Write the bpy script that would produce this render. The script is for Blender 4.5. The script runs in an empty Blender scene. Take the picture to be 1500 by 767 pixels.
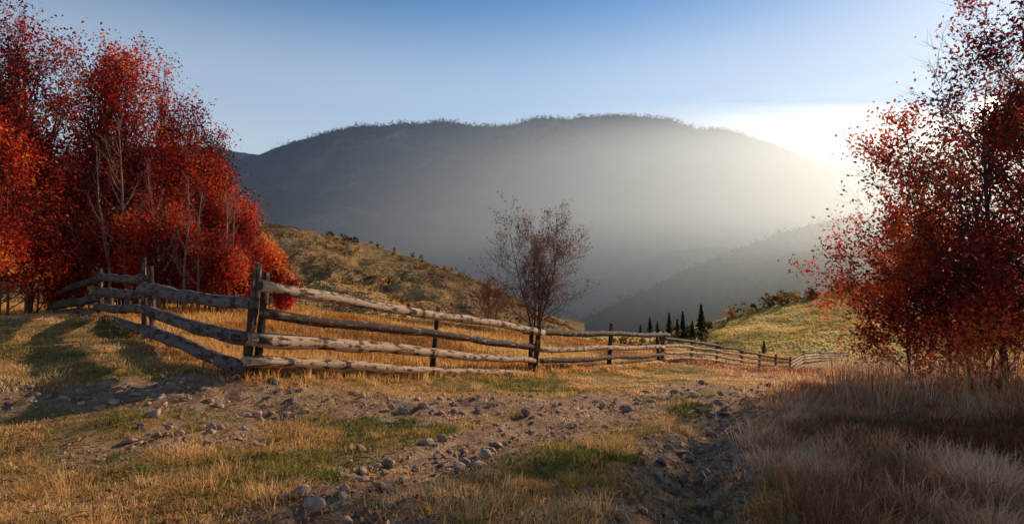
import bpy, bmesh, math, random
import numpy as np
from mathutils import Vector
random.seed(7); rng=np.random.default_rng(7)
F=850.0; EYE=1.6
scene=bpy.context.scene

# ------------------------------------------------------------------ helpers
def at(px,py,d):
    """surveyed bearing + distance -> world position"""
    return np.array([(px-750)/F*d, d, EYE-(py-383.5)/F*d])

def _h(i,j,s):
    n=(i.astype(np.int64)*374761393+j.astype(np.int64)*668265263+s*1442695041)&0xffffffff
    n=((n^(n>>13))*1274126177)&0xffffffff
    return ((n^(n>>16))&0xffff)/65535.0
def vnoise(x,y,s=0):
    x=np.asarray(x,float);y=np.asarray(y,float)
    i=np.floor(x);j=np.floor(y);u=x-i;v=y-j
    u=u*u*(3-2*u);v=v*v*(3-2*v)
    a=_h(i,j,s);b=_h(i+1,j,s);c=_h(i,j+1,s);d=_h(i+1,j+1,s)
    return (a*(1-u)+b*u)*(1-v)+(c*(1-u)+d*u)*v
def fbm(x,y,s=0,o=4):
    t=0;a=.5;x=np.asarray(x,float);y=np.asarray(y,float)
    for k in range(o):
        t=t+a*(vnoise(x,y,s+k*17)-.5); x,y=(x*.8-y*.6)*2.03+3.1,(x*.6+y*.8)*2.03+7.7; a*=.5
    return t*2

def mk_mesh(name,v,f,mat,attrs=None,smooth=False,parent=None,uv=None):
    v=np.asarray(v,np.float32);f=np.asarray(f,np.int32);m,k=f.shape
    me=bpy.data.meshes.new(name)
    me.vertices.add(len(v));me.vertices.foreach_set('co',v.ravel())
    me.loops.add(m*k);me.loops.foreach_set('vertex_index',f.ravel())
    me.polygons.add(m);me.polygons.foreach_set('loop_start',np.arange(0,m*k,k,dtype=np.int32))
    me.update(calc_edges=True)
    if attrs:
        for n,a in attrs.items():
            at_=me.attributes.new(n,'FLOAT','POINT');at_.data.foreach_set('value',np.asarray(a,np.float32))
    if uv is not None:
        l=me.uv_layers.new(name='UVMap');l.data.foreach_set('uv',np.asarray(uv,np.float32)[f.ravel()].ravel())
    if smooth: me.polygons.foreach_set('use_smooth',np.ones(m,bool))
    me.materials.append(mat)
    ob=bpy.data.objects.new(name,me);scene.collection.objects.link(ob)
    if parent: ob.parent=parent
    return ob
def empty(name):
    e=bpy.data.objects.new(name,None);scene.collection.objects.link(e);e.empty_display_size=.2;return e

class Tubes:
    def __init__(s): s.v=[];s.f=[];s.n=0;s.uv=[]
    def add(s,pts,rad,sides=6,cap=False,rough=0):
        pts=np.asarray(pts,float);n=len(pts);rad=np.broadcast_to(np.asarray(rad,float),(n,))
        t=np.gradient(pts,axis=0);t/=np.linalg.norm(t,axis=1)[:,None]+1e-9
        ref=np.array([0,0,1.]) if abs(t[0,2])<.8 else np.array([1.,0,0])
        u=np.cross(t,ref);u/=np.linalg.norm(u,axis=1)[:,None]+1e-9;w=np.cross(t,u)
        a=np.arange(sides)/sides*2*math.pi
        rr=rad[:,None]*np.ones((1,sides))
        if rough: rr=rr*(1+rough*rng.normal(size=(n,sides))+1.6*rough*rng.normal(size=(1,sides)))
        V=pts[:,None,:]+rr[...,None]*(np.cos(a)[None,:,None]*u[:,None,:]+np.sin(a)[None,:,None]*w[:,None,:])
        L=np.concatenate([[0],np.cumsum(np.linalg.norm(np.diff(pts,axis=0),axis=1))])
        off=random.random()*50
        s.uv.append(np.stack([np.broadcast_to(np.abs(a/math.pi-1)[None]+off,(n,sides)),np.broadcast_to(L[:,None]+off,(n,sides))],-1).reshape(-1,2))
        i=np.arange(n-1)[:,None]*sides;j=np.arange(sides)[None];j2=(j+1)%sides
        f=np.stack([i+j,i+j2,i+sides+j2,i+sides+j],-1).reshape(-1,4)+s.n
        s.v.append(V.reshape(-1,3));s.f.append(f);
        c=n*sides
        if cap:
            for e,k in ((0,0),(n-1,(n-1)*sides)):
                s.v.append(pts[e][None]);s.uv.append(np.array([[off,off]]))
                ci=s.n+c
                jj=np.arange(0,sides,2)
                q=np.stack([np.full(len(jj),ci),s.n+k+jj,s.n+k+(jj+1)%sides,s.n+k+(jj+2)%sides],-1)
                s.f.append(q if e else q[:,::-1]);c+=1
        s.n+=c
    def obj(s,name,mat,parent=None,smooth=True):
        return mk_mesh(name,np.concatenate(s.v),np.concatenate(s.f),mat,smooth=smooth,parent=parent,uv=np.concatenate(s.uv))

# ------------------------------------------------------------------ materials
def newmat(name):
    m=bpy.data.materials.new(name);m.use_nodes=True;nt=m.node_tree;nt.nodes.clear()
    out=nt.nodes.new('ShaderNodeOutputMaterial');return m,nt,out
def N(nt,t,**k):
    n=nt.nodes.new(t)
    for a,b in k.items(): setattr(n,a,b)
    return n
def ramp(nt,src,stops,interp='LINEAR'):
    r=N(nt,'ShaderNodeValToRGB');r.color_ramp.interpolation=interp
    e=r.color_ramp.elements
    while len(e)<len(stops): e.new(.5)
    for x,(p,c) in zip(e,stops):
        x.position=p;x.color=(*c,1) if len(c)==3 else c
    nt.links.new(src,r.inputs[0]);return r.outputs[0]
def noise(nt,vec,scale,detail=5,rough=.6):
    n=N(nt,'ShaderNodeTexNoise');n.inputs['Scale'].default_value=scale;n.inputs['Detail'].default_value=detail;n.inputs['Roughness'].default_value=rough
    if vec is not None: nt.links.new(vec,n.inputs['Vector'])
    return n.outputs['Fac']
def mixc(nt,fac,a,b,mode='MIX'):
    m=N(nt,'ShaderNodeMix',data_type='RGBA',blend_type=mode)
    for i,x in ((0,fac),(6,a),(7,b)):
        if hasattr(x,'is_linked'): nt.links.new(x,m.inputs[i])
        else: m.inputs[i].default_value=x if i==0 else (*x,1)
    return m.outputs[2]
def mth(nt,op,a,b=None):
    m=N(nt,'ShaderNodeMath',operation=op)
    for i,x in enumerate((a,b)):
        if x is None: continue
        if hasattr(x,'is_linked'): nt.links.new(x,m.inputs[i])
        else: m.inputs[i].default_value=x
    return m.outputs[0]
def attr(nt,n): 
    a=N(nt,'ShaderNodeAttribute');a.attribute_name=n;return a.outputs['Fac']

def leaf_mat(name,stops,trans=.45):
    m,nt,out=newmat(name)
    c=ramp(nt,attr(nt,'tint'),stops)
    d=N(nt,'ShaderNodeBsdfDiffuse');t=N(nt,'ShaderNodeBsdfTranslucent');mx=N(nt,'ShaderNodeMixShader')
    nt.links.new(c,d.inputs[0]);nt.links.new(c,t.inputs[0]);mx.inputs[0].default_value=trans
    nt.links.new(d.outputs[0],mx.inputs[1]);nt.links.new(t.outputs[0],mx.inputs[2]);nt.links.new(mx.outputs[0],out.inputs[0])
    return m
def bsdf(nt,out,col,rough=.9,bump=None,bstr=.5,bdist=.02):
    b=N(nt,'ShaderNodeBsdfPrincipled');b.inputs['Roughness'].default_value=rough;b.inputs['Specular IOR Level'].default_value=.12
    if hasattr(col,'is_linked'): nt.links.new(col,b.inputs['Base Color'])
    else: b.inputs['Base Color'].default_value=(*col,1)
    if bump is not None:
        bm=N(nt,'ShaderNodeBump');bm.inputs['Strength'].default_value=bstr;bm.inputs['Distance'].default_value=bdist
        nt.links.new(bump,bm.inputs['Height']);nt.links.new(bm.outputs[0],b.inputs['Normal'])
    nt.links.new(b.outputs[0],out.inputs[0]);return b
def pos(nt): return N(nt,'ShaderNodeNewGeometry').outputs['Position']

def bark_mat(name,c1,c2):
    m,nt,out=newmat(name);p=pos(nt);n=noise(nt,p,9,6)
    bsdf(nt,out,ramp(nt,n,[(.35,c1),(.65,c2)]),.9,n,.6,.01);return m
m_bark=bark_mat('bark_dark',(.035,.022,.018),(.10,.06,.045))
m_bark_red=bark_mat('bark_reddish',(.07,.03,.022),(.22,.095,.065))
m_bark_l=bark_mat('bark_light',(.13,.07,.05),(.30,.18,.13))
m_red=leaf_mat('red_leaves',[(0,(.06,.012,.012)),(.25,(.18,.022,.018)),(.5,(.42,.036,.022)),(.75,(.66,.060,.025)),(.92,(.74,.13,.035)),(1,(.72,.25,.06))],.45)
m_red2=leaf_mat('crimson_leaves',[(0,(.07,.014,.016)),(.35,(.24,.028,.024)),(.6,(.46,.05,.03)),(.8,(.66,.09,.035)),(1,(.72,.20,.05))],.45)
m_brownleaf=leaf_mat('brown_leaves',[(0,(.09,.045,.035)),(1,(.28,.13,.08))],.35)
m_bush=leaf_mat('bush_leaves',[(0,(.03,.032,.018)),(.4,(.10,.075,.03)),(.7,(.28,.14,.04)),(1,(.45,.22,.05))],.3)
m_conifer=leaf_mat('needles',[(0,(.008,.014,.010)),(1,(.03,.045,.022))],.1)
m_grass=leaf_mat('grass_blades',[(0,(.12,.14,.03)),(.2,(.28,.23,.06)),(.42,(.54,.31,.10)),(.7,(.72,.39,.15)),(1,(.84,.56,.28))],.5)
m_dry=leaf_mat('dry_grass_blades',[(0,(.18,.07,.035)),(.35,(.46,.19,.09)),(.65,(.68,.34,.17)),(1,(.84,.56,.35))],.5)
m_orange=leaf_mat('orange_grass_blades',[(0,(.30,.12,.03)),(.5,(.60,.28,.08)),(1,(.78,.48,.17))],.45)
m_hillgrass=leaf_mat('hill_grass_tufts',[(0,(.09,.05,.03)),(.35,(.24,.125,.055)),(.65,(.42,.23,.09)),(1,(.56,.34,.15))],.5)
m_meadowgrass=leaf_mat('meadow_grass_tufts',[(0,(.34,.23,.07)),(.5,(.66,.44,.13)),(1,(.80,.58,.22))],.5)

m,nt,out=newmat('soil_and_turf');m_ground=m
p=pos(nt)
n1=noise(nt,p,.45,6,.65);n2=noise(nt,p,5,8,.7);n3=noise(nt,p,32,6,.7)
turf=ramp(nt,n1,[(.3,(.28,.19,.06)),(.45,(.42,.25,.09)),(.62,(.54,.30,.12)),(.75,(.42,.22,.09))])
soil=ramp(nt,n2,[(.3,(.17,.085,.05)),(.48,(.44,.25,.14)),(.7,(.70,.45,.27))])
dm=mth(nt,'ADD',attr(nt,'dirt'),mth(nt,'MULTIPLY',mth(nt,'SUBTRACT',n2,.5),1.4))
dm=ramp(nt,dm,[(.35,(0,0,0)),(.6,(1,1,1))])
col=mixc(nt,dm,turf,soil)
spk=ramp(nt,n3,[(.3,(.42,.38,.35)),(.58,(1.,1.,1.)),(.75,(1.3,1.25,1.15))])
col=mixc(nt,1.0,col,spk,'MULTIPLY')
bsdf(nt,out,col,.95,mth(nt,'ADD',n2,mth(nt,'MULTIPLY',n3,.5)),1.0,.10)

def hill_mat(name,c,scale,bump=8,fine=9):
    m,nt,out=newmat(name);p=pos(nt)
    mp=N(nt,'ShaderNodeMapping');nt.links.new(p,mp.inputs[0]);mp.inputs['Scale'].default_value=(1,1,2.2)
    a=noise(nt,mp.outputs[0],scale,8,.62);b=noise(nt,mp.outputs[0],scale*fine,6,.7)
    s=mth(nt,'ADD',mth(nt,'MULTIPLY',a,.68),mth(nt,'MULTIPLY',b,.32))
    bsdf(nt,out,ramp(nt,s,c),1.0,s,1.0,bump);return m
m_mount=hill_mat('mountain_forest',[(.42,(.002,.006,.009)),(.50,(.010,.016,.018)),(.55,(.045,.045,.035)),(.64,(.16,.13,.09))],.0028,75,14)
m_hillL=hill_mat('hill_meadow_and_scrub',[(.36,(.045,.03,.016)),(.44,(.18,.10,.04)),(.52,(.38,.22,.08)),(.66,(.52,.32,.12))],.016,3)
m_hillR=hill_mat('hill_forest',[(.38,(.03,.03,.018)),(.55,(.09,.075,.03)),(.68,(.22,.15,.06))],.009,8)
m_meadow=hill_mat('meadow_grass',[(.35,(.44,.28,.07)),(.5,(.66,.44,.12)),(.68,(.74,.52,.17))],.03,.6)

def wood_mat(name,dark,mid,light,barkamt):
    m,nt,out=newmat(name)
    uv=N(nt,'ShaderNodeUVMap').outputs[0]
    mp=N(nt,'ShaderNodeMapping');nt.links.new(uv,mp.inputs[0]);mp.inputs['Scale'].default_value=(9,.9,1)
    g=noise(nt,mp.outputs[0],3.2,8,.7)
    mp2=N(nt,'ShaderNodeMapping');nt.links.new(uv,mp2.inputs[0]);mp2.inputs['Scale'].default_value=(2,2.2,1)
    b=noise(nt,mp2.outputs[0],1.6,5,.65)
    c=ramp(nt,g,[(.3,dark),(.5,mid),(.68,light)])
    bk=ramp(nt,b,[(barkamt,(1,1,1)),(barkamt+.07,(0,0,0))])
    c=mixc(nt,bk,c,(.055,.032,.022))
    h=mth(nt,'ADD',g,mth(nt,'MULTIPLY',bk,.8))
    bsdf(nt,out,c,.8,h,.9,.014);return m
m_log=wood_mat('weathered_log',(.15,.08,.05),(.50,.32,.20),(.74,.55,.38),.42)
m_logdark=wood_mat('barked_log',(.10,.055,.04),(.30,.18,.12),(.5,.36,.26),.52)
m_plank=wood_mat('grey_weathered_timber',(.05,.035,.03),(.15,.115,.10),(.28,.22,.19),.42)
m,nt,out=newmat('stone');m_stone=m
n_=noise(nt,pos(nt),14,6);bsdf(nt,out,ramp(nt,n_,[(.3,(.16,.09,.06)),(.55,(.40,.26,.18)),(.75,(.64,.46,.34))]),.9,n_,.7,.02)
m,nt,out=newmat('pale_stone');m_pale=m
n_=noise(nt,pos(nt),20,4);bsdf(nt,out,ramp(nt,n_,[(.3,(.5,.5,.52)),(.7,(.75,.75,.78))]),.8)

# ------------------------------------------------------------------ terrain height function
ctrl=[(0,0,0),(-6,-6,.1),(6,-6,.05),(-10,1,.35),(10,1,.05),(-3,3,0.02),(3,3,-.02)]
P_=[(0,767,3.5),(750,767,3.5),(1500,767,3.5),(0,590,6.6),(365,552,7.5),(0,466,14),(80,462,17),(147,464,15),(215,498,10.5),
 (575,552,10),(785,549,15.2),(893,541,19.7),(970,534,25),(1155,551,40),(1240,531,73),(1250,575,12),(1100,575,12),(930,567,12),
 (1450,565,11),(1300,548,20),(1500,545,20),(1400,535,40),(1250,537,50),(1350,525,80),
 (780,488,34),(500,462,25),(400,452,20),(600,472,28),(850,500,36),(950,512,40),(1050,520,50),(1150,520,75),
 (100,455,22),(250,455,22),(-150,440,30),(0,445,40),(1100,640,6.4),(750,640,6.3),(400,620,6.6),(1400,640,6.4),
 (300,470,45),(600,500,60),(900,525,75),(1600,540,60)]
for a in P_: ctrl.append(tuple(at(*a)))
ctrl+= [(-100,60,-6),(-60,110,-16),(0,110,-20),(60,115,-19),(120,100,-16),(-60,10,3),(60,10,-3)]
C=np.array(ctrl,float);n=len(C)
def phi(r): return r*r*np.log(r+1e-9)
K=phi(np.linalg.norm(C[:,None,:2]-C[None,:,:2],axis=2))+np.eye(n)*.3
A=np.zeros((n+3,n+3));A[:n,:n]=K;A[:n,n]=1;A[:n,n+1:]=C[:,:2];A[n,:n]=1;A[n+1:,:n]=C[:,:2].T
W=np.linalg.solve(A,np.concatenate([C[:,2],[0,0,0]]))
def H0(x,y):
    x=np.asarray(x,float);y=np.asarray(y,float);sh=x.shape
    x=x.ravel();y=y.ravel();z=np.zeros(len(x));yc=np.minimum(y,115);xc=np.clip(x,-110,130)
    for i in range(0,len(x),60000):
        s=slice(i,i+60000)
        r=np.sqrt((xc[s,None]-C[None,:,0])**2+(yc[s,None]-C[None,:,1])**2)
        z[s]=phi(r)@W[:n]+W[n]+W[n+1]*xc[s]+W[n+2]*yc[s]
    z=z-np.maximum(y-115,0)*.45-np.maximum(np.abs(x-10)-115,0)*.3
    return z.reshape(sh)
def ray_ground(px,py):
    for d in np.concatenate([np.arange(2.5,30,.05),np.arange(30,100,.5)]):
        q=at(px,py,d)
        if q[2]<=H0(q[0:1],q[1:2])[0]: return q[:2]
    return q[:2]
def line(pts): return np.array([ray_ground(*a) for a in pts])
rutR=line([(1000,800),(1010,740),(1015,690),(1022,650),(1045,615),(1075,590),(1105,575),(1140,562)])
rutL=line([(430,800),(540,730),(640,680),(730,640),(840,605),(950,580),(1040,565)])
bare=line([(-60,600),(60,590),(200,585),(330,583),(480,590),(620,600),(800,592),(930,578)])
bare2=line([(150,660),(260,640),(340,640)])
def dseg(x,y,pl):
    d=np.full(x.shape,1e9)
    for a,b in zip(pl[:-1],pl[1:]):
        ab=b-a;t=np.clip(((x-a[0])*ab[0]+(y-a[1])*ab[1])/(ab@ab),0,1)
        d=np.minimum(d,np.hypot(x-a[0]-t*ab[0],y-a[1]-t*ab[1]))
    return d
def dirtmask(x,y):
    w=fbm(x*1.3,y*1.3,5)*.45
    m=np.maximum.reduce([1.05-(dseg(x,y,rutR)+w)/.65, 1-(dseg(x,y,rutL)+w)/.85, .85-(dseg(x,y,bare)+w)/.95, .88-(dseg(x,y,bare2)+w)/.65])
    return np.clip(m+.25,0,1)
def H(x,y):
    x=np.asarray(x,float);y=np.asarray(y,float)
    z=H0(x,y)
    near=np.clip(1.3-y/40,0.15,1)
    z=z+fbm(x*.45,y*.45,1)*.14*near+fbm(x*2.2,y*2.2,2)*.06*near
    z=z-.15*np.exp(-(dseg(x,y,rutR)/.27)**2)-.08*np.exp(-(dseg(x,y,rutL)/.32)**2)
    return z
# one sheet
cols,rows=620,640
s=np.linspace(-1.9,1.9,cols)
yy=-7+ (np.exp(np.linspace(0,math.log(560/3.0),rows))-1)*3.0
S,Y=np.meshgrid(s,yy);X=S*(Y+9.5)
Z=H(X,Y)
dm_=dirtmask(X,Y)
Z=Z+dm_*fbm(X*9,Y*9,9)*.075*(Y<20)
i=np.arange(rows-1)[:,None]*cols;j=np.arange(cols-1)[None]
f=np.stack([i+j,i+j+1,i+cols+j+1,i+cols+j],-1).reshape(-1,4)
mk_mesh('ground',np.stack([X,Y,Z],-1).reshape(-1,3),f,m_ground,{'dirt':dm_.ravel()},True)
# valley floor reaching the horizon
a=np.linspace(-14000,14000,60);VX,VY=np.meshgrid(a,np.linspace(-2000,20000,60))
VZ=-170+fbm(VX/900,VY/900,3)*20
i=np.arange(59)[:,None]*60;j=np.arange(59)[None]
mk_mesh('valley_floor',np.stack([VX,VY,VZ],-1).reshape(-1,3),np.stack([i+j,i+j+1,i+61+j,i+60+j],-1).reshape(-1,4),m_hillR,None,True)

def hill(name,crest,base_d,base_z,mat,n=360,m=110,amp=20,scale=300,ser=2,serscale=10,bow=1.0,seed=0,back=1.35,sw=60):
    c=np.array([at(*q) for q in crest]);tt=np.array([q[0] for q in crest],float)
    u=np.linspace(tt[0],tt[-1],n)
    def sm(k):
        y=np.interp(u,tt,c[:,k]);w=max(3,n//sw);ker=np.hanning(w*2+3)[1:-1];ker/=ker.sum()
        return np.convolve(np.pad(y,w,mode='edge'),ker,'valid')
    cx,cy,cz=sm(0),sm(1),sm(2)
    bd=np.interp(u,tt,np.broadcast_to(base_d,tt.shape))
    bx=(cx/cy)*bd
    t=np.linspace(0,1,m)[:,None]
    x=bx+(cx-bx)*t;y=bd+(cy-bd)*t
    e=t**bow
    z=base_z+(cz-base_z)*e
    env=np.sin(np.pi*np.clip(t,0,1))**.7
    r=fbm(x/scale,y/scale,seed,6); r2=-np.abs(fbm(x/scale/.8+9,y/scale/2.2,seed+50,4))
    z=z+amp*env*(r*1.0+r2*1.6+.3)
    tb=np.linspace(0,1,20)[1:,None]
    xb=cx*(1+(back-1)*tb);yb=cy*(1+(back-1)*tb);zb=cz+(base_z-cz)*tb**1.2
    x=np.concatenate([x,xb]);y=np.concatenate([y,yb]);z=np.concatenate([z,zb])
    z=z+ser*np.abs(fbm(x/serscale,y/serscale,seed+3,3))*1.5
    R=x.shape[0]
    i=np.arange(R-1)[:,None]*n;j=np.arange(n-1)[None]
    f=np.stack([i+j,i+j+1,i+n+j+1,i+n+j],-1).reshape(-1,4)
    mk_mesh(name,np.stack([x,y,z],-1).reshape(-1,3),f,mat,None,True)
    return x[:m],y[:m],z[:m]

HMt=hill('mountain',[(60,300,3400),(200,262,3400),(300,246,3400),(345,243,3450),(385,234,3500),(420,216,3500),(445,210,3500),(470,200,3500),(500,194,3500),(530,186,3500),(555,187,3500),(580,183,3500),(610,184,3500),(640,179,3500),(670,183,3500),(700,187,3500),(745,187,3500),(775,179,3500),(800,176,3500),(830,177,3500),(860,173,3500),(920,173,3500),(950,175,3500),(980,177,3500),(1005,186,3500),(1030,191,3500),(1060,191,3450),(1085,199,3450),(1110,207,3400),(1135,213,3400),(1160,224,3350),(1200,240,3300),(1240,251,3300),(1320,266,3300),(1420,280,3300),(1600,300,3300),(1750,330,3300)],1250,-150,m_mount,n=1000,m=220,amp=240,scale=480,ser=20,serscale=20,bow=1.2,seed=4,sw=160)
hill('distant_ridge',[(-200,235,9000),(100,228,9000),(260,212,9000),(320,219,9000),(370,226,9000),(420,232,9000),(600,260,9000)],7000,-150,m_mount,n=120,m=30,amp=60,scale=900,ser=10,serscale=60,seed=8)
hill('mountain_spur',[(150,290,2300),(340,275,2300),(430,285,2250),(520,305,2200),(600,318,2150),(680,345,2100),(760,372,2000),(860,410,1900)],1150,-160,m_mount,n=400,m=90,amp=90,scale=320,ser=12,serscale=18,seed=15,bow=1.1,sw=50)
hill('mountain_spur',[(840,430,1750),(900,388,1800),(960,352,1850),(1010,335,1900),(1070,322,1950),(1140,300,2000),(1220,290,2050),(1320,285,2100),(1500,290,2100)],1250,-165,m_mount,n=300,m=80,amp=60,scale=280,ser=11,serscale=16,seed=17,bow=1.1,sw=50)
HL=hill('left_hillside',[(-350,300,520),(0,300,500),(200,306,470),(340,314,450),(400,328,430),(480,344,420),(540,357,410),(600,376,400),(660,396,390),(710,414,390),(760,440,380),(810,467,360),(860,490,340)],130,-45,m_hillL,n=420,m=160,amp=15,scale=75,ser=.8,serscale=5,bow=.9,seed=11)
HB=hill('far_wooded_hill',[(700,470,1300),(800,445,1300),(860,424,1300),(900,402,1300),(940,383,1300),(985,368,1300),(1040,364,1300),(1100,362,1300),(1250,370,1300)],800,-160,m_hillR,n=260,m=70,amp=25,scale=160,ser=9,serscale=12,seed=21)
HR=hill('wooded_hill',[(780,500,620),(860,468,640),(900,448,680),(950,424,720),(1000,400,760),(1050,378,800),(1100,360,820),(1150,341,840),(1200,327,850),(1245,319,860),(1300,318,860),(1400,325,860),(1550,340,860),(1800,380,860)],300,-110,m_hillR,n=420,m=140,amp=24,scale=130,ser=5,serscale=9,seed=31)
HM=hill('meadow_slope',[(840,520,200),(950,500,215),(1000,489,225),(1050,470,235),(1100,455,245),(1150,441,255),(1200,429,260),(1250,419,265),(1320,412,270),(1500,400,270),(1700,400,270)],90,-34,m_meadow,n=300,m=90,amp=2.2,scale=40,ser=.5,serscale=2,bow=.8,seed=41)

# ------------------------------------------------------------------ foliage builders
def leaf_quads(c,size,up=None):
    n=len(c);a=rng.normal(size=(n,3));a/=np.linalg.norm(a,axis=1)[:,None]
    b=np.cross(a,rng.normal(size=(n,3)));b/=np.linalg.norm(b,axis=1)[:,None]
    s=(size*rng.uniform(.6,1.3,n))[:,None]
    v=np.stack([c-a*s,c+b*s*.55,c+a*s,c-b*s*.55],1).reshape(-1,3)
    return v,np.arange(4*n).reshape(n,4)
def norm(v): return v/(np.linalg.norm(v)+1e-9)
def make_tree(name,base,Ht,seed,leaves=12000,leafsize=.05,leafmat=m_red,barkmat=m_bark,stems=1,limbs=16,kids=(8,5),spread=.38,trop=.10,low=.15,r0=None,upang=50,lean=(0,0),tintbase=.5,leafpow=1.0,scat=.16,taper=.72,topthin=.8,clump=1.2):
    R=np.random.default_rng(seed);root=empty(name);tb=Tubes();anch=[]
    base=np.array(base,float);r0=r0 or Ht*.014
    def grow(p,d,L,r,lvl,trp,wob):
        k=(9,7,5,4)[lvl];pts=[p];dd=d.copy();st=L/k
        for _ in range(k):
            dd=norm(dd+R.normal(size=3)*wob+np.array([0,0,trp]));p=p+dd*st;pts.append(p)
        pts=np.array(pts);rad=r*(1-np.linspace(0,1,k+1)*.82)
        tb.add(pts,rad,(8,5,3,3)[lvl]);return pts,rad
    def side(d,ang):
        q=R.normal(size=3);q=norm(q-d*(q@d));return norm(d*math.cos(ang)+q*math.sin(ang))
    def interp(pts,rad,t):
        x=t*(len(pts)-1);i=min(int(x),len(pts)-2);f=x-i
        return pts[i]*(1-f)+pts[i+1]*f,rad[i],norm(pts[i+1]-pts[i])
    for s_ in range(stems):
        d=norm(np.array([R.normal()*.16*(stems>1)+lean[0],R.normal()*.16*(stems>1)+lean[1],1.0]))
        b=base+np.array([R.normal()*.12,R.normal()*.12,0])*(stems>1)-np.array([0,0,.15])
        hs=Ht*(1 if s_==0 else R.uniform(.7,.95))
        tp,tr=grow(b,d,hs,r0*(1 if stems==1 else .8),0,.05,.05)
        for li in range(limbs):
            t=low+(.97-low)*((li+R.random())/limbs)
            p,rr,dd=interp(tp,tr,t)
            ang=math.radians(upang*(1.15-.5*t)+R.normal()*8)
            L=hs*spread*(1.08-taper*t)*R.uniform(.7,1.15)
            lp,lr=grow(p,side(dd,ang),L,rr*.55,1,trop,.09)
            for ki in range(kids[0]):
                p2,r2,d2=interp(lp,lr,.2+.8*(ki+R.random())/kids[0])
                bp,br=grow(p2,side(d2,math.radians(R.uniform(25,50))),L*R.uniform(.3,.5),max(r2*.6,.005),2,trop,.11)
                anch.append(bp[1:])
                for qi in range(kids[1]):
                    p3,r3,d3=interp(bp,br,.2+.8*R.random())
                    qp,qr=grow(p3,side(d3,math.radians(R.uniform(20,50))),L*R.uniform(.13,.26),max(r3*.6,.0035),3,trop,.1)
                    anch.append(qp[1:])
    tb.obj('branches',barkmat,root)
    if leaves:
        an=np.concatenate(anch)
        cl=vnoise(an[:,0]*1.3+seed,an[:,2]*1.3+an[:,1]*.7,seed)          # clumps and gaps
        w=np.clip(cl-.18,0.02,1)**leafpow
        w=w*np.clip(1.25-topthin*(an[:,2]-base[2])/Ht,.2,1)
        w/=w.sum()
        k=R.choice(len(an),leaves,p=w)
        c=an[k]+R.normal(size=(leaves,3))*scat
        v,f=leaf_quads(c,leafsize)
        big=vnoise(c[:,0]*1.0+3,c[:,2]*1.0+c[:,1]*.6,seed+9)
        tint=np.clip(tintbase+(big-.5)*clump+R.normal(size=leaves)*.17,0,1)
        mk_mesh('foliage',v,f,leafmat,{'tint':np.repeat(tint,4)},parent=root)
    return root
def gz(x,y): return float(H(np.array([x]),np.array([y]))[0])
def plant(px,top,d):
    q=at(px,top,d);z=gz(q[0],q[1]);return (q[0],q[1],z),q[2]-z

# left grove of red trees
for k,(px,top,d,lv,tb_) in enumerate([(-110,60,18,11000,.5),(-20,80,16,13000,.5),(42,66,17.5,13500,.5),(78,76,20,13500,.48),(118,104,18.5,12500,.48),(160,112,21,12000,.46),(200,116,18.8,12000,.48),(238,138,21,11500,.44),(265,172,19.5,9500,.46),(300,212,22,9000,.42),(328,254,20.5,6500,.42),(356,302,23,5500,.45)]):
    b,h=plant(px,top,d)
    make_tree('red_leaved_tree',b,h*.97,100+k,leaves=lv,leafsize=.05,low=.05,spread=.44,trop=.17,upang=46,limbs=24,kids=(7,4),tintbase=tb_,barkmat=m_bark_red,taper=.60,scat=.18,leafpow=.9,topthin=1.0)
for k,(px,top,d,lv) in enumerate([(0,190,14.2,11000),(55,260,17,8000),(-60,230,14,8000),(120,290,18.5,7000),(175,270,17.5,6500),(225,300,17,5500),(270,320,18.5,5000),(310,340,18,4500),(345,350,20,4000)]):
    b,h=plant(px,top,d)
    make_tree('red_leaved_shrub',b,h,200+k,leaves=lv,leafsize=.046,stems=3,low=.04,spread=.46,trop=.14,limbs=9,kids=(5,4),tintbase=.58 if k<4 else .52,r0=.04,barkmat=m_bark_red)
for k,(px,top,d,lv) in enumerate([(388,345,19,5500),(408,372,18.5,3500)]):
    b,h=plant(px,top,d)
    make_tree('crimson_bush',b,h,230+k,leaves=lv,leafsize=.05,stems=2,low=.1,spread=.4,limbs=9,kids=(6,4),tintbase=.62,r0=.03,scat=.1)
# thin bare young trunks in front of the grove
for k,(px,top,d) in enumerate([(160,190,16.5),(186,170,16.8),(232,230,17),(268,250,17.3),(290,275,17.5),(318,270,18),(345,300,19)]):
    b,h=plant(px,top,d)
    make_tree('bare_sapling',b,h,260+k,leaves=0,barkmat=m_bark_l,limbs=14,kids=(5,3),spread=.25,low=.25,trop=.15,r0=.055)
# centre tree
b,h=plant(782,326,34)
make_tree('bare_tree',b,h,305,leaves=9000,leafsize=.055,leafmat=m_brownleaf,stems=5,limbs=18,kids=(8,5),spread=.50,low=.12,trop=.10,upang=60,r0=.07,scat=.12,taper=.5,topthin=.2,leafpow=.6)
b,h=plant(722,415,35)
make_tree('bare_shrub',b,h,302,leaves=2500,leafsize=.05,leafmat=m_brownleaf,stems=3,limbs=8,kids=(6,4),spread=.6,low=.1,r0=.04)
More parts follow.
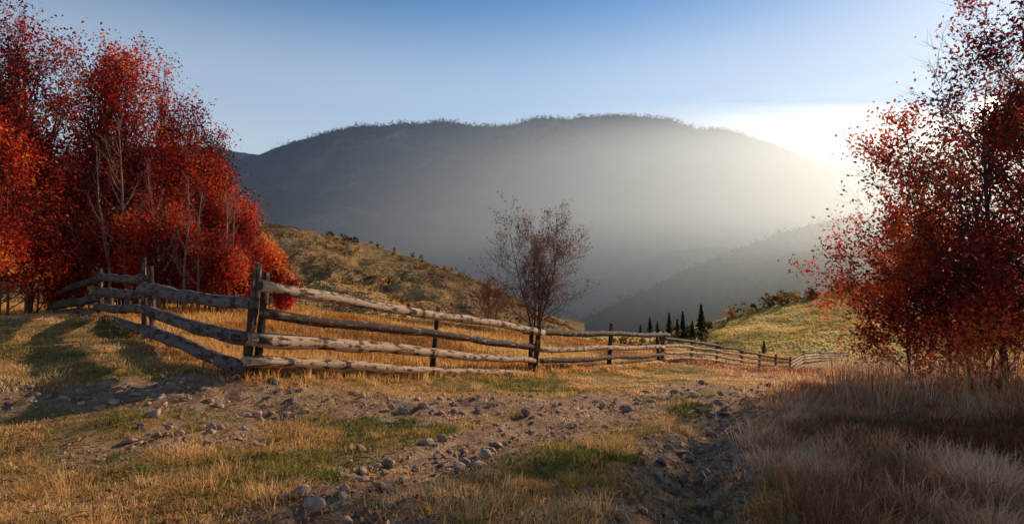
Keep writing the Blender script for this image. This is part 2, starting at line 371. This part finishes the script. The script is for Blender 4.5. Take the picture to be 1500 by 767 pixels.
# right tree
b,h=plant(1500,62,11)
make_tree('autumn_tree',b,h,401,leaves=23000,leafsize=.042,leafmat=m_red2,stems=3,limbs=22,kids=(8,5),spread=.50,low=.1,trop=.07,upang=59,r0=.085,tintbase=.44,leafpow=1.6,scat=.12,lean=(-.02,0),taper=.52,topthin=.65)
b,h=plant(1610,35,11.5)
make_tree('autumn_tree',b,h,402,leaves=13000,leafsize=.042,leafmat=m_red2,stems=2,limbs=18,kids=(7,5),spread=.48,low=.1,trop=.06,upang=58,r0=.1,tintbase=.4,leafpow=1.4,scat=.13,topthin=.5)
b,h=plant(1405,135,12.5)
make_tree('autumn_tree',b,h,403,leaves=20000,leafsize=.045,leafmat=m_red2,stems=3,limbs=18,kids=(7,5),spread=.46,low=.08,trop=.05,upang=60,r0=.06,tintbase=.44,leafpow=1.3,scat=.14,taper=.72,topthin=.75)
b,h=plant(1335,295,13)
make_tree('autumn_shrub',b,h,404,leaves=10000,leafsize=.045,leafmat=m_red2,stems=3,limbs=12,kids=(6,4),spread=.50,low=.08,r0=.035,tintbase=.6,scat=.13)
b,h=plant(1440,400,10.4)
make_tree('autumn_shrub',b,h,405,leaves=5000,leafsize=.045,leafmat=m_red2,stems=3,limbs=9,kids=(6,4),spread=.6,low=.05,r0=.03,tintbase=.5,scat=.1)

# conifers
def conifer(px,top,base,d,seed):
    R=np.random.default_rng(seed);B=at(px,base,d);Ht=(base-top)/F*d
    root=empty('conifer_tree');tb=Tubes();tb.add([B-np.array([0,0,1.]),B+np.array([0,0,Ht*.97])],[Ht*.02,.01],6);tb.obj('trunk',m_bark,root)
    n=900;t=R.random(n)**.8;a=R.random(n)*6.283;r=Ht*R.uniform(.19,.27)*(1-t)*(.55+.45*((t*14)%1<.6))*np.sqrt(R.random(n))*R.uniform(.8,1.25,n)
    c=B+np.stack([np.cos(a)*r,np.sin(a)*r,Ht*(.05+.95*t)-r*.4],-1)
    v,f=leaf_quads(c,Ht*.035)
    mk_mesh('needles',v,f,m_conifer,{'tint':np.repeat(R.random(n),4)},parent=root)
for k,q in enumerate([(952,464,495,150),(963,470,494,170),(980,458,496,150),(992,467,497,165),(1000,456,499,152),(1014,469,500,158),(1027,446,500,148),(938,474,492,160),(1119,498,520,95)]):
    conifer(*q,500+k)
# scattered bushes and distant woods on the hills
def scrub(name,hx,mask,count,size,seed,mat=m_bush,faces=26,tlo=0,thi=1):
    R=np.random.default_rng(seed);x,y,z=hx;out=[];ti=[]
    m,n=x.shape;cand=np.argwhere(mask(x,y,np.linspace(0,1,m)[:,None]*np.ones((1,n))))
    k=cand[R.choice(len(cand),count)]
    C_=np.stack([x[k[:,0],k[:,1]],y[k[:,0],k[:,1]],z[k[:,0],k[:,1]]],-1)+np.concatenate([R.normal(size=(count,2))*size*.8,np.zeros((count,1))],1)
    sz=size*R.uniform(.3,1.3,count)
    q=R.normal(size=(count,faces,3));q/=np.linalg.norm(q,axis=2)[...,None];q*=R.random((count,faces,1))**.4
    q*=sz[:,None,None]*np.array([.5,.5,.65]);q[...,2]+=sz[:,None]*.45
    P=(C_[:,None]+q).reshape(-1,3)
    t=np.repeat(R.uniform(tlo,thi,count),faces)+R.normal(size=count*faces)*.1+(q[...,2].ravel()/size)*.1
    v,f=leaf_quads(P,size*.2)
    mk_mesh(name,v,f,mat,{'tint':np.repeat(np.clip(t,0,1),4)})
scrub('hillside_bushes',HL,lambda x,y,t:(fbm(x/38,y/38,61)>.08)&(t>.1),1100,3.2,61,tlo=.15,thi=1)
scrub('hillside_crest_trees',HL,lambda x,y,t:(t>.95)&(fbm(x/25,y/25,62)>.15),60,4,62,thi=.5)
scrub('wooded_hill_trees',HR,lambda x,y,t:(t>.3)&(fbm(x/70,y/70,66)>-.25),4500,6.5,63,tlo=0,thi=.5,faces=14)
scrub('meadow_edge_trees',HM,lambda x,y,t:(t>.93)&(fbm(x/18,y/18,64)>-.1),170,4,64,tlo=.2,thi=1)
scrub('valley_autumn_trees',HR,lambda x,y,t:(t<.55)&(x>60),900,7,65,tlo=.5,thi=1,faces=16)
scrub('mountain_crest_forest',HMt,lambda x,y,t:(t>.985),2600,20,67,tlo=0,thi=.15,faces=8)
# upright grass on the open slopes, standing proud of the turf
def slope_grass(name,hx,count,hh,wd,seed,sc,mat):
    R=np.random.default_rng(seed);x,y,z=hx;m,n=x.shape
    a=R.uniform(.05,m-1.01,count);b=R.uniform(0,n-1.01,count);i=a.astype(int);j=b.astype(int);u=a-i;v_=b-j
    def bl(q): return (q[i,j]*(1-u)+q[i+1,j]*u)*(1-v_)+(q[i,j+1]*(1-u)+q[i+1,j+1]*u)*v_
    P=np.stack([bl(x),bl(y),bl(z)-.05],-1);k=(np.abs(P[:,0]/P[:,1])<1.05);P=P[k];c=len(P)
    an=R.random(c)*math.pi;h_=hh*R.uniform(.5,1.2,c);w_=wd*R.uniform(.5,1.2,c)
    dx=np.cos(an)*w_/2;dy=np.sin(an)*w_/2;o=np.zeros(c);l=R.normal(size=(c,2))*hh*.4
    V=np.stack([P+np.stack([-dx,-dy,o],-1),P+np.stack([dx,dy,o],-1),P+np.stack([dx*.8+l[:,0],dy*.8+l[:,1],h_],-1),P+np.stack([-dx*.6+l[:,0],-dy*.6+l[:,1],h_*.85],-1)],1).reshape(-1,3)
    tint=np.clip(.5+fbm(P[:,0]/sc,P[:,1]/sc,seed)*2.2+fbm(P[:,0]/sc*6,P[:,1]/sc*6,seed+1)*.9+R.normal(size=c)*.08,0,1)
    mk_mesh(name,V,np.arange(4*c).reshape(c,4),mat,{'tint':np.repeat(tint,4)})
slope_grass('hillside_grass',HL,90000,.6,.9,71,45,m_hillgrass)
slope_grass('meadow_slope_grass',HM,90000,.35,.6,72,30,m_meadowgrass)

# ------------------------------------------------------------------ fence
fence=empty('wooden_rail_fence')
def log(tb,a,b,ra,rb,seg=26,sides=12,wob=.012,rough=.035,sag=.0):
    a=np.array(a,float);b=np.array(b,float);t=np.linspace(0,1,seg)[:,None]
    pts=a+(b-a)*t
    L=np.linalg.norm(b-a);ph=random.random()*9
    pts[:,2]+=(-sag*np.sin(np.pi*t)+wob*1.6*np.sin(t*L*1.1+ph)+wob*.6*np.sin(t*L*3.7+ph*2)).ravel()
    pts[:,1]+=(wob*1.3*np.sin(t*L*1.4+ph*3)).ravel()
    rad=ra+(rb-ra)*t.ravel();rad=rad*(1+.05*np.sin(t.ravel()*L*5+ph)+.04*rng.normal(size=seg))
    rad[[0,-1]]*=.9
    tb.add(pts,rad,sides,cap=True,rough=rough)
LG=Tubes();LD=Tubes();PL=Tubes();PO=Tubes()
D2=7.5;D3=15.2;D4=25.0;DL=10.5;DM=15.0;DE=17.0
# near span
log(LG,at(384,421,D2-.08),at(796,486,D3+.2),.078,.085)
log(LD,at(384,458,D2-.05),at(786,508,D3),.062,.075)
log(LG,at(362,494,D2-.12),at(788,529,D3),.100,.070)
log(LG,at(358,529,D2-.1),at(792,549,D3-.1),.078,.066)
# second span
log(LD,at(768,486,D3-.4),at(980,491,D4+.3),.085,.085)
log(LG,at(783,512,D3),at(972,508,D4),.075,.09)
log(LD,at(785,529,D3),at(972,520,D4),.075,.08)
log(LG,at(772,548,D3-.2),at(968,531,D4-.2),.08,.1)
# left span (squared weathered timbers)
log(PL,at(210,422,DL-.1),at(370,448,D2-.1),.125,.085,sides=8)
log(PL,at(214,455,DL-.1),at(360,494,D2-.1),.10,.092,sides=8,sag=.03)
log(PL,at(212,484,DL-.1),at(352,537,D2-.1),.115,.088,sides=8)
log(PL,at(146,407,DM),at(214,408,DL),.10,.075,sides=8)
log(PL,at(144,429,DM),at(216,430,DL),.12,.085,sides=8)
log(PL,at(144,450,DM),at(216,454,DL),.10,.08,sides=8)
log(PL,at(142,465,DM),at(216,482,DL),.12,.095,sides=8)
log(PL,at(80,432,DE),at(147,405,DM),.10,.10,sides=8)
log(PL,at(78,448,DE),at(147,434,DM),.14,.11,sides=8)
log(PL,at(78,460,DE),at(147,456,DM),.10,.1,sides=8)
# posts (px_top,py_top,px_base,depth,radius)
def post(pt,py,pb,d,r,ht=0,tb=PO,dd=0):
    top=at(pt,py,d);xb=(pb-750)/F*d
    b=np.array([xb,d+dd,gz(xb,d)-.2]);top[1]+=dd
    log(tb,b,top,r*1.08,r*.9,seg=12,sides=8,wob=.008,rough=.05)
post(378,386,357,D2+.08,.062);post(390,400,373,D2+.22,.05)
post(211,376,213,DL+.12,.045);post(221,388,225,DL-.24,.05)
post(147,394,147,DM-.2,.06);post(80,425,80,DE,.06)
post(642,450,632,12.1,.055);post(790,476,782,D3-.12,.075);post(779,484,776,D3+.2,.06)
post(896,474,891,19.9,.075);post(972,484,970,D4+.15,.08);post(962,490,966,D4-.25,.07)
# far run
far=[(970,491,25,1.25),(1013,497,28.5,1.25),(1050,503,32,1.35),(1086,512,36,1.25),(1112,517,38.5,1.2),(1136,521,40.5,1.2),(1157,524,42.5,1.2),(1176,524,50,1.25),(1200,520,60,1.3),(1222,518,68,1.3),(1242,515,76,1.3)]
fp=[]
for px,py,d,hh in far:
    q=at(px,py,d);z=gz(q[0],q[1]);fp.append((q[0],q[1],z,q[2]));
    if d>26: log(PO,(q[0],q[1],z-.2),(q[0]+.03,q[1],max(q[2],z+1.05)+.1),.075,.07,seg=6,sides=8,rough=.04)
for a_,b_ in zip(fp[:-1],fp[1:]):
    for fr in (.92,.68,.42,.18):
        za=a_[2]+(max(a_[3],a_[2]+1.05)-a_[2])*fr;zb=b_[2]+(max(b_[3],b_[2]+1.05)-b_[2])*(fr+random.uniform(-.03,.03))
        e=(np.array(b_[:2])-np.array(a_[:2]));e=e/np.linalg.norm(e)*.25
        log(LG if fr<.8 else LD,(a_[0]-e[0],a_[1]-e[1]-.06,za),(b_[0]+e[0],b_[1]+e[1]-.06,zb),.075,.07,seg=8,sides=8)
LG.obj('peeled_rails',m_log,fence,True);LD.obj('barked_rails',m_logdark,fence,True)
PL.obj('grey_rails',m_plank,fence,False);PO.obj('posts',m_logdark,fence,True)

# ------------------------------------------------------------------ grasses
def blades(name,x,y,hgt,wid,tint,mat,lean=.35,per=1,rad=.05):
    n=len(x)
    if per>1:
        a=rng.random((n,per))*6.283;r=np.abs(rng.normal(size=(n,per)))*np.asarray(rad).reshape(-1,1)
        ox=np.cos(a)*r;oy=np.sin(a)*r
        X_=(x[:,None]+ox).ravel();Y_=(y[:,None]+oy).ravel()
        hgt=np.repeat(hgt,per)*rng.uniform(.45,1.15,n*per);wid=np.repeat(wid,per);tint=np.clip(np.repeat(tint,per)+rng.normal(size=n*per)*.13,0,1)
        la=np.arctan2(oy,ox).ravel()+rng.normal(size=n*per)*.9
    else: X_,Y_=x,y;la=rng.random(n)*6.283
    n=len(X_);Z_=H(X_,Y_)-.01
    ln=np.abs(rng.normal(size=n))*lean*hgt+.1*hgt
    ta=rng.random(n)*6.283
    wx=np.cos(ta)*wid/2;wy=np.sin(ta)*wid/2;lx=np.cos(la)*ln;ly=np.sin(la)*ln
    v=np.empty((n,5,3),np.float32)
    v[:,0]=np.stack([X_-wx,Y_-wy,Z_],-1);v[:,1]=np.stack([X_+wx,Y_+wy,Z_],-1)
    v[:,2]=np.stack([X_+lx*.35+wx*.8,Y_+ly*.35+wy*.8,Z_+hgt*.55],-1);v[:,3]=np.stack([X_+lx*.35-wx*.8,Y_+ly*.35-wy*.8,Z_+hgt*.55],-1)
    v[:,4]=np.stack([X_+lx,Y_+ly,Z_+hgt*np.clip(1-.3*ln/hgt,.4,1)],-1)
    b=(np.arange(n)*5)[:,None,None];f=(b+np.array([[0,1,2],[0,2,3],[3,2,4]])[None]).reshape(-1,3)
    mk_mesh(name,v.reshape(-1,3),f,mat,{'tint':np.repeat(tint,5)})
def sample(n,y0,y1,s0=-1.0,s1=1.0):
    y=np.exp(rng.uniform(math.log(y0),math.log(y1),n));s=rng.uniform(s0,s1,n);return s*y,y
def fence_side(x,y): # >0 on camera side of fence line
    fx=np.array([-13.4,-10.6,-6.6,-3.4,.63,6.5,13.8,19.9,23.2,30,44]);fy=np.array([17,15,10.5,7.5,15.2,25,36,42,50,60,76])
    s=x/np.maximum(y,.1);fs=fx/fy
    return np.interp(s,fs,fy)-y
def rightzone(x,y):
    rx=np.interp(y,rutR[:,1],rutR[:,0]);return np.clip((x-rx-.35+fbm(x,y,77)*.8)/.7,0,1)
x,y=sample(64000,2.6,34)
dmv=dirtmask(x,y);rz=rightzone(x,y);fs=fence_side(x,y)
pn=fbm(x*.7,y*.7,33)+.5*fbm(x*2.4,y*2.4,34)
keep=(rng.random(len(x))<np.clip(.9-dmv*1.15+pn*.9,.06,1))&(rz<.6)&(fs>0)
x,y,pn=x[keep],y[keep],pn[keep]
gt=fbm(x*.35+5,y*.35,44)+.6*fbm(x*2,y*2,45)
tint=np.clip(.52+gt*1.7,0.0,.95)
blades('meadow_grass',x,y,(.03+.04*rng.random(len(x))+np.clip(pn,0,1)*.08),.0032+.0010*y,tint,m_grass,per=8,rad=.045+.004*y,lean=.8)
x,y=sample(15000,2.6,45,-.2,1.15)
rz=rightzone(x,y);keep=rng.random(len(x))<rz;x,y=x[keep],y[keep]
pn=fbm(x*.8,y*.8,51)+.5*fbm(x*2.5,y*2.5,53)
blades('dry_tall_grass',x,y,np.clip(.13+pn*.36+.10*rng.random(len(x)),.05,.5),.003+.0009*y,np.clip(.5+fbm(x*.5,y*.5,52)*1.5+fbm(x*3,y*3,54)*.9,0,.95),m_dry,per=14,rad=.09+.004*y,lean=.8)
# beyond the fence: golden grass
x,y=sample(28000,7.5,85,-1.05,.62)
fs=fence_side(x,y);keep=(fs<.15);x,y=x[keep],y[keep]
blades('golden_grass',x,y,.12+.12*rng.random(len(x))+.1*np.clip(fbm(x*.5,y*.5,58),0,1),.004+.0012*y,np.clip(.5+fbm(x*.3,y*.3,57)*1.4+fbm(x*1.5,y*1.5,59)*.7,0,1),m_orange,per=8,rad=.10+.006*y)
# grass tufts along the fence foot
t=rng.random(900);fx=np.interp(t,[0,.25,.6,1],[-10.6,-3.4,.63,6.5]);fy=np.interp(t,[0,.25,.6,1],[15,7.5,15.2,25])
blades('fence_foot_grass',fx+rng.normal(size=900)*.15,fy+rng.normal(size=900)*.15,rng.uniform(.07,.24,900),.004+.001*fy,rng.uniform(.3,1,900),m_orange,per=12,rad=.08)
# weeds / tall stalks by right bushes
x,y=sample(900,8,22,.55,1.0)
blades('dry_weed_stalks',x,y,rng.uniform(.4,1.1,900),np.full(900,.012),rng.uniform(.2,.9,900),m_dry,per=4,rad=.12,lean=.25)
# big shaggy tufts
x,y=sample(360,3,12,-1,1);k=(fence_side(x,y)>.5)&(dirtmask(x,y)<.55);x,y=x[k],y[k]
blades('grass_tussocks',x,y,rng.uniform(.08,.22,len(x)),np.full(len(x),.005),rng.uniform(.1,.9,len(x)),m_grass,per=80,rad=.09,lean=.9)

# ------------------------------------------------------------------ stones and leaf litter
bm=bmesh.new();bmesh.ops.create_icosphere(bm,subdivisions=2,radius=1);ico=np.array([v.co[:] for v in bm.verts]);icf=np.array([[v.index for v in f.verts] for f in bm.faces]);bm.free()
def rock_verts(c,s,R):
    a=R.normal(size=(3,3));q,_=np.linalg.qr(a);v=ico.copy()
    for _ in range(9):
        nn=norm(R.normal(size=3));dd=v@nn;lim=R.uniform(.35,.8);v=v-np.outer(np.maximum(dd-lim,0),nn)
    v=v*(1+R.normal(size=(len(v),1))*.03);v=(v*np.array([1,.75,.5]))@q
    return v*s*np.array([1,1,.7])+c
def rocks(name,x,y,s,mat,sink=.1):
    V=[];Fc=[];z=H(x,y)
    for k in range(len(x)):
        V.append(rock_verts(np.array([x[k],y[k],z[k]+s[k]*sink]),s[k],rng));Fc.append(icf+k*len(ico))
    mk_mesh(name,np.concatenate(V),np.concatenate(Fc),mat)
x,y=sample(26000,3,30);k=(rng.random(len(x))<(dirtmask(x,y)-.2)*.8)&(fence_side(x,y)>-.2);x,y=x[k],y[k]
rocks('gravel',x,y,np.exp(np.clip(rng.normal(size=len(x))*.72,-2,1.7)-4.15)*(1+.055*y),m_stone,.25)
for px,py,sz in [(402,560,.14),(440,570,.08),(228,612,.12),(245,628,.08),(208,632,.07),(483,582,.10),(300,575,.08),(1038,680,.085),(575,590,.07),(930,620,.07),(880,655,.05),(310,750,.05),(520,570,.07),(190,575,.07),(1000,595,.07),(660,655,.05),(120,600,.06),(700,612,.06),(780,640,.05),(430,650,.05)]:
    q=ray_ground(px,py);rocks('rock',q[0:1],q[1:2],np.array([sz]),m_stone,.15)
q=ray_ground(350,553);rocks('white_stone',q[0:1],q[1:2],np.array([.075]),m_pale,.3)
x,y=sample(9000,2.6,22);z=H(x,y)+.015+.02*rng.random(len(x))
v,f=leaf_quads(np.stack([x,y,z],-1),.012+.001*y.mean())
mk_mesh('fallen_leaves',v,f,leaf_mat('litter',[(0,(.12,.05,.02)),(.6,(.40,.17,.06)),(1,(.55,.33,.15))],.2),{'tint':np.repeat(rng.random(len(x)),4)})
# dead sticks
st=Tubes()
for _ in range(260):
    x,y=sample(1,3,12);z=gz(x[0],y[0])+.02;a=random.random()*6.28;L=random.uniform(.08,.35)
    e=(x[0]+math.cos(a)*L,y[0]+math.sin(a)*L);st.add([(x[0],y[0],z),((x[0]+e[0])/2,(y[0]+e[1])/2,z+.02),(e[0],e[1],gz(*e)+.02)],[.006,.005,.003],5)
st.obj('fallen_twigs',m_bark_l)

# ------------------------------------------------------------------ haze in the valley (real scattering air, thinning towards its rims)
def haze(name,xc,B,yc,A_,z0,zt,pw,dens,g,col=(1,1,1)):
    m=bpy.data.materials.new(name);m.use_nodes=True;nt=m.node_tree;nt.nodes.clear()
    o=nt.nodes.new('ShaderNodeOutputMaterial');s_=nt.nodes.new('ShaderNodeVolumeScatter')
    s_.inputs['Color'].default_value=(*col,1);s_.inputs['Density'].default_value=dens;s_.inputs['Anisotropy'].default_value=g
    ab=nt.nodes.new('ShaderNodeVolumeAbsorption');ab.inputs['Color'].default_value=(*col,1);ab.inputs['Density'].default_value=dens
    ad=nt.nodes.new('ShaderNodeAddShader');nt.links.new(s_.outputs[0],ad.inputs[0]);nt.links.new(ab.outputs[0],ad.inputs[1])
    nt.links.new(ad.outputs[0],o.inputs['Volume'])
    nx,nz=41,17
    xs=xc+B*np.sin(np.linspace(-1,1,nx)*math.pi/2);zs=z0+(zt-z0)*np.linspace(0,1,nz)**1.0
    XX,ZZ=np.meshgrid(xs,zs)
    Wd=A_*np.cos((XX-xc)/B*math.pi/2)**2*(1-(ZZ-z0)/(zt-z0))**pw+.5
    fr=np.stack([XX,yc-Wd,ZZ],-1).reshape(-1,3);bk=np.stack([XX,yc+Wd,ZZ],-1).reshape(-1,3);o2=nx*nz
    fs_=[]
    for a in range(nz-1):
        for b in range(nx-1):
            q=a*nx+b;fs_.append((q,q+1,q+nx+1,q+nx));fs_.append((o2+q,o2+q+nx,o2+q+nx+1,o2+q+1))
    for b in range(nx-1):
        fs_.append((b,o2+b,o2+b+1,b+1));q=(nz-1)*nx+b;fs_.append((q,q+1,o2+q+1,o2+q))
    for a in range(nz-1):
        q=a*nx;fs_.append((q,q+nx,o2+q+nx,o2+q));q=a*nx+nx-1;fs_.append((q,o2+q,o2+q+nx,q+nx))
    ob=mk_mesh(name,np.concatenate([fr,bk]),np.array(fs_),m)
haze('valley_haze',300,8500,3000,2700,-200,1300,1.6,.00012,.4,(.42,.64,1))
haze('valley_mist',850,1450,1450,1120,-200,400,1.15,.0026,.62,(.86,.94,1))
haze('near_mist',380,950,640,390,-150,160,1.2,.0030,.6,(.84,.93,1))

# ------------------------------------------------------------------ light, sky, sun
AZ=math.radians(44);EL=math.radians(18)
sd=Vector((math.sin(AZ)*math.cos(EL),math.cos(AZ)*math.cos(EL),math.sin(EL)))
L=bpy.data.lights.new('sun_light','SUN');L.energy=5;L.angle=math.radians(.5);L.color=(1,.82,.60)
lo=bpy.data.objects.new('sun_light',L);scene.collection.objects.link(lo);lo.rotation_euler=sd.to_track_quat('Z','Y').to_euler()
# the sun's disc as seen low in the sky
m,nt,out=newmat('sun_glow');e=N(nt,'ShaderNodeEmission');e.inputs[0].default_value=(1,.93,.75,1);e.inputs[1].default_value=14;nt.links.new(e.outputs[0],out.inputs[0]);m.cycles.emission_sampling='NONE'
bpy.ops.mesh.primitive_uv_sphere_add(segments=24,ring_count=12,location=tuple(at(1447,155,20000)));ob=bpy.context.object;ob.name='sun';ob.data.name='sun';ob.scale=(330,330,330);ob.data.materials.append(m)
w=bpy.data.worlds.new('World');scene.world=w;w.use_nodes=True;nt=w.node_tree;nt.nodes.clear()
o=N(nt,'ShaderNodeOutputWorld');bg=N(nt,'ShaderNodeBackground');sky=N(nt,'ShaderNodeTexSky')
sky.sky_type='NISHITA';sky.sun_disc=False;sky.sun_elevation=EL;sky.sun_rotation=AZ;sky.air_density=1.0;sky.dust_density=.35;sky.ozone_density=2.2;sky.altitude=800
tc=N(nt,'ShaderNodeTexCoord')
mp=N(nt,'ShaderNodeMapping');mp.inputs['Scale'].default_value=(2.2,2.2,15);nt.links.new(tc.outputs['Generated'],mp.inputs[0])
cn=noise(nt,mp.outputs[0],1.6,8,.6)
sp=N(nt,'ShaderNodeSeparateXYZ');nt.links.new(tc.outputs['Generated'],sp.inputs[0])
band=ramp(nt,sp.outputs[2],[(0.0,(0,0,0)),(.10,(1,1,1)),(.18,(.9,.9,.9)),(.27,(0,0,0))])
side=ramp(nt,sp.outputs[0],[(.2,(0,0,0)),(.45,(1,1,1))])
cf=mth(nt,'MULTIPLY',mth(nt,'MULTIPLY',ramp(nt,cn,[(.44,(0,0,0)),(.58,(1,1,1))]),band),mth(nt,'MULTIPLY',side,.85))
hs=N(nt,'ShaderNodeHueSaturation');hs.inputs['Saturation'].default_value=1.2;nt.links.new(sky.outputs[0],hs.inputs['Color'])
# pale hazy air hugging the horizon
hz=mth(nt,'MULTIPLY',ramp(nt,sp.outputs[2],[(0.14,(1,1,1)),(.26,(.6,.6,.6)),(.44,(0,0,0))],'EASE'),ramp(nt,sp.outputs[0],[(0.0,(.65,.65,.65)),(.35,(.92,.92,.92)),(.7,(.97,.97,.97))]))
col=mixc(nt,hz,hs.outputs[0],(6.3,6.7,6.9))
col=mixc(nt,cf,col,(8.8,8.5,8.2))
nt.links.new(col,bg.inputs[0]);bg.inputs[1].default_value=.13;nt.links.new(bg.outputs[0],o.inputs[0])

cam=bpy.data.cameras.new('camera');co=bpy.data.objects.new('camera',cam);scene.collection.objects.link(co)
co.location=(0,0,EYE);co.rotation_euler=(math.radians(90),0,0);cam.sensor_width=36;cam.lens=36*F/1500;cam.clip_end=60000;cam.clip_start=.05
scene.camera=co
scene.view_settings.view_transform='Standard';scene.view_settings.look='None';scene.view_settings.exposure=0
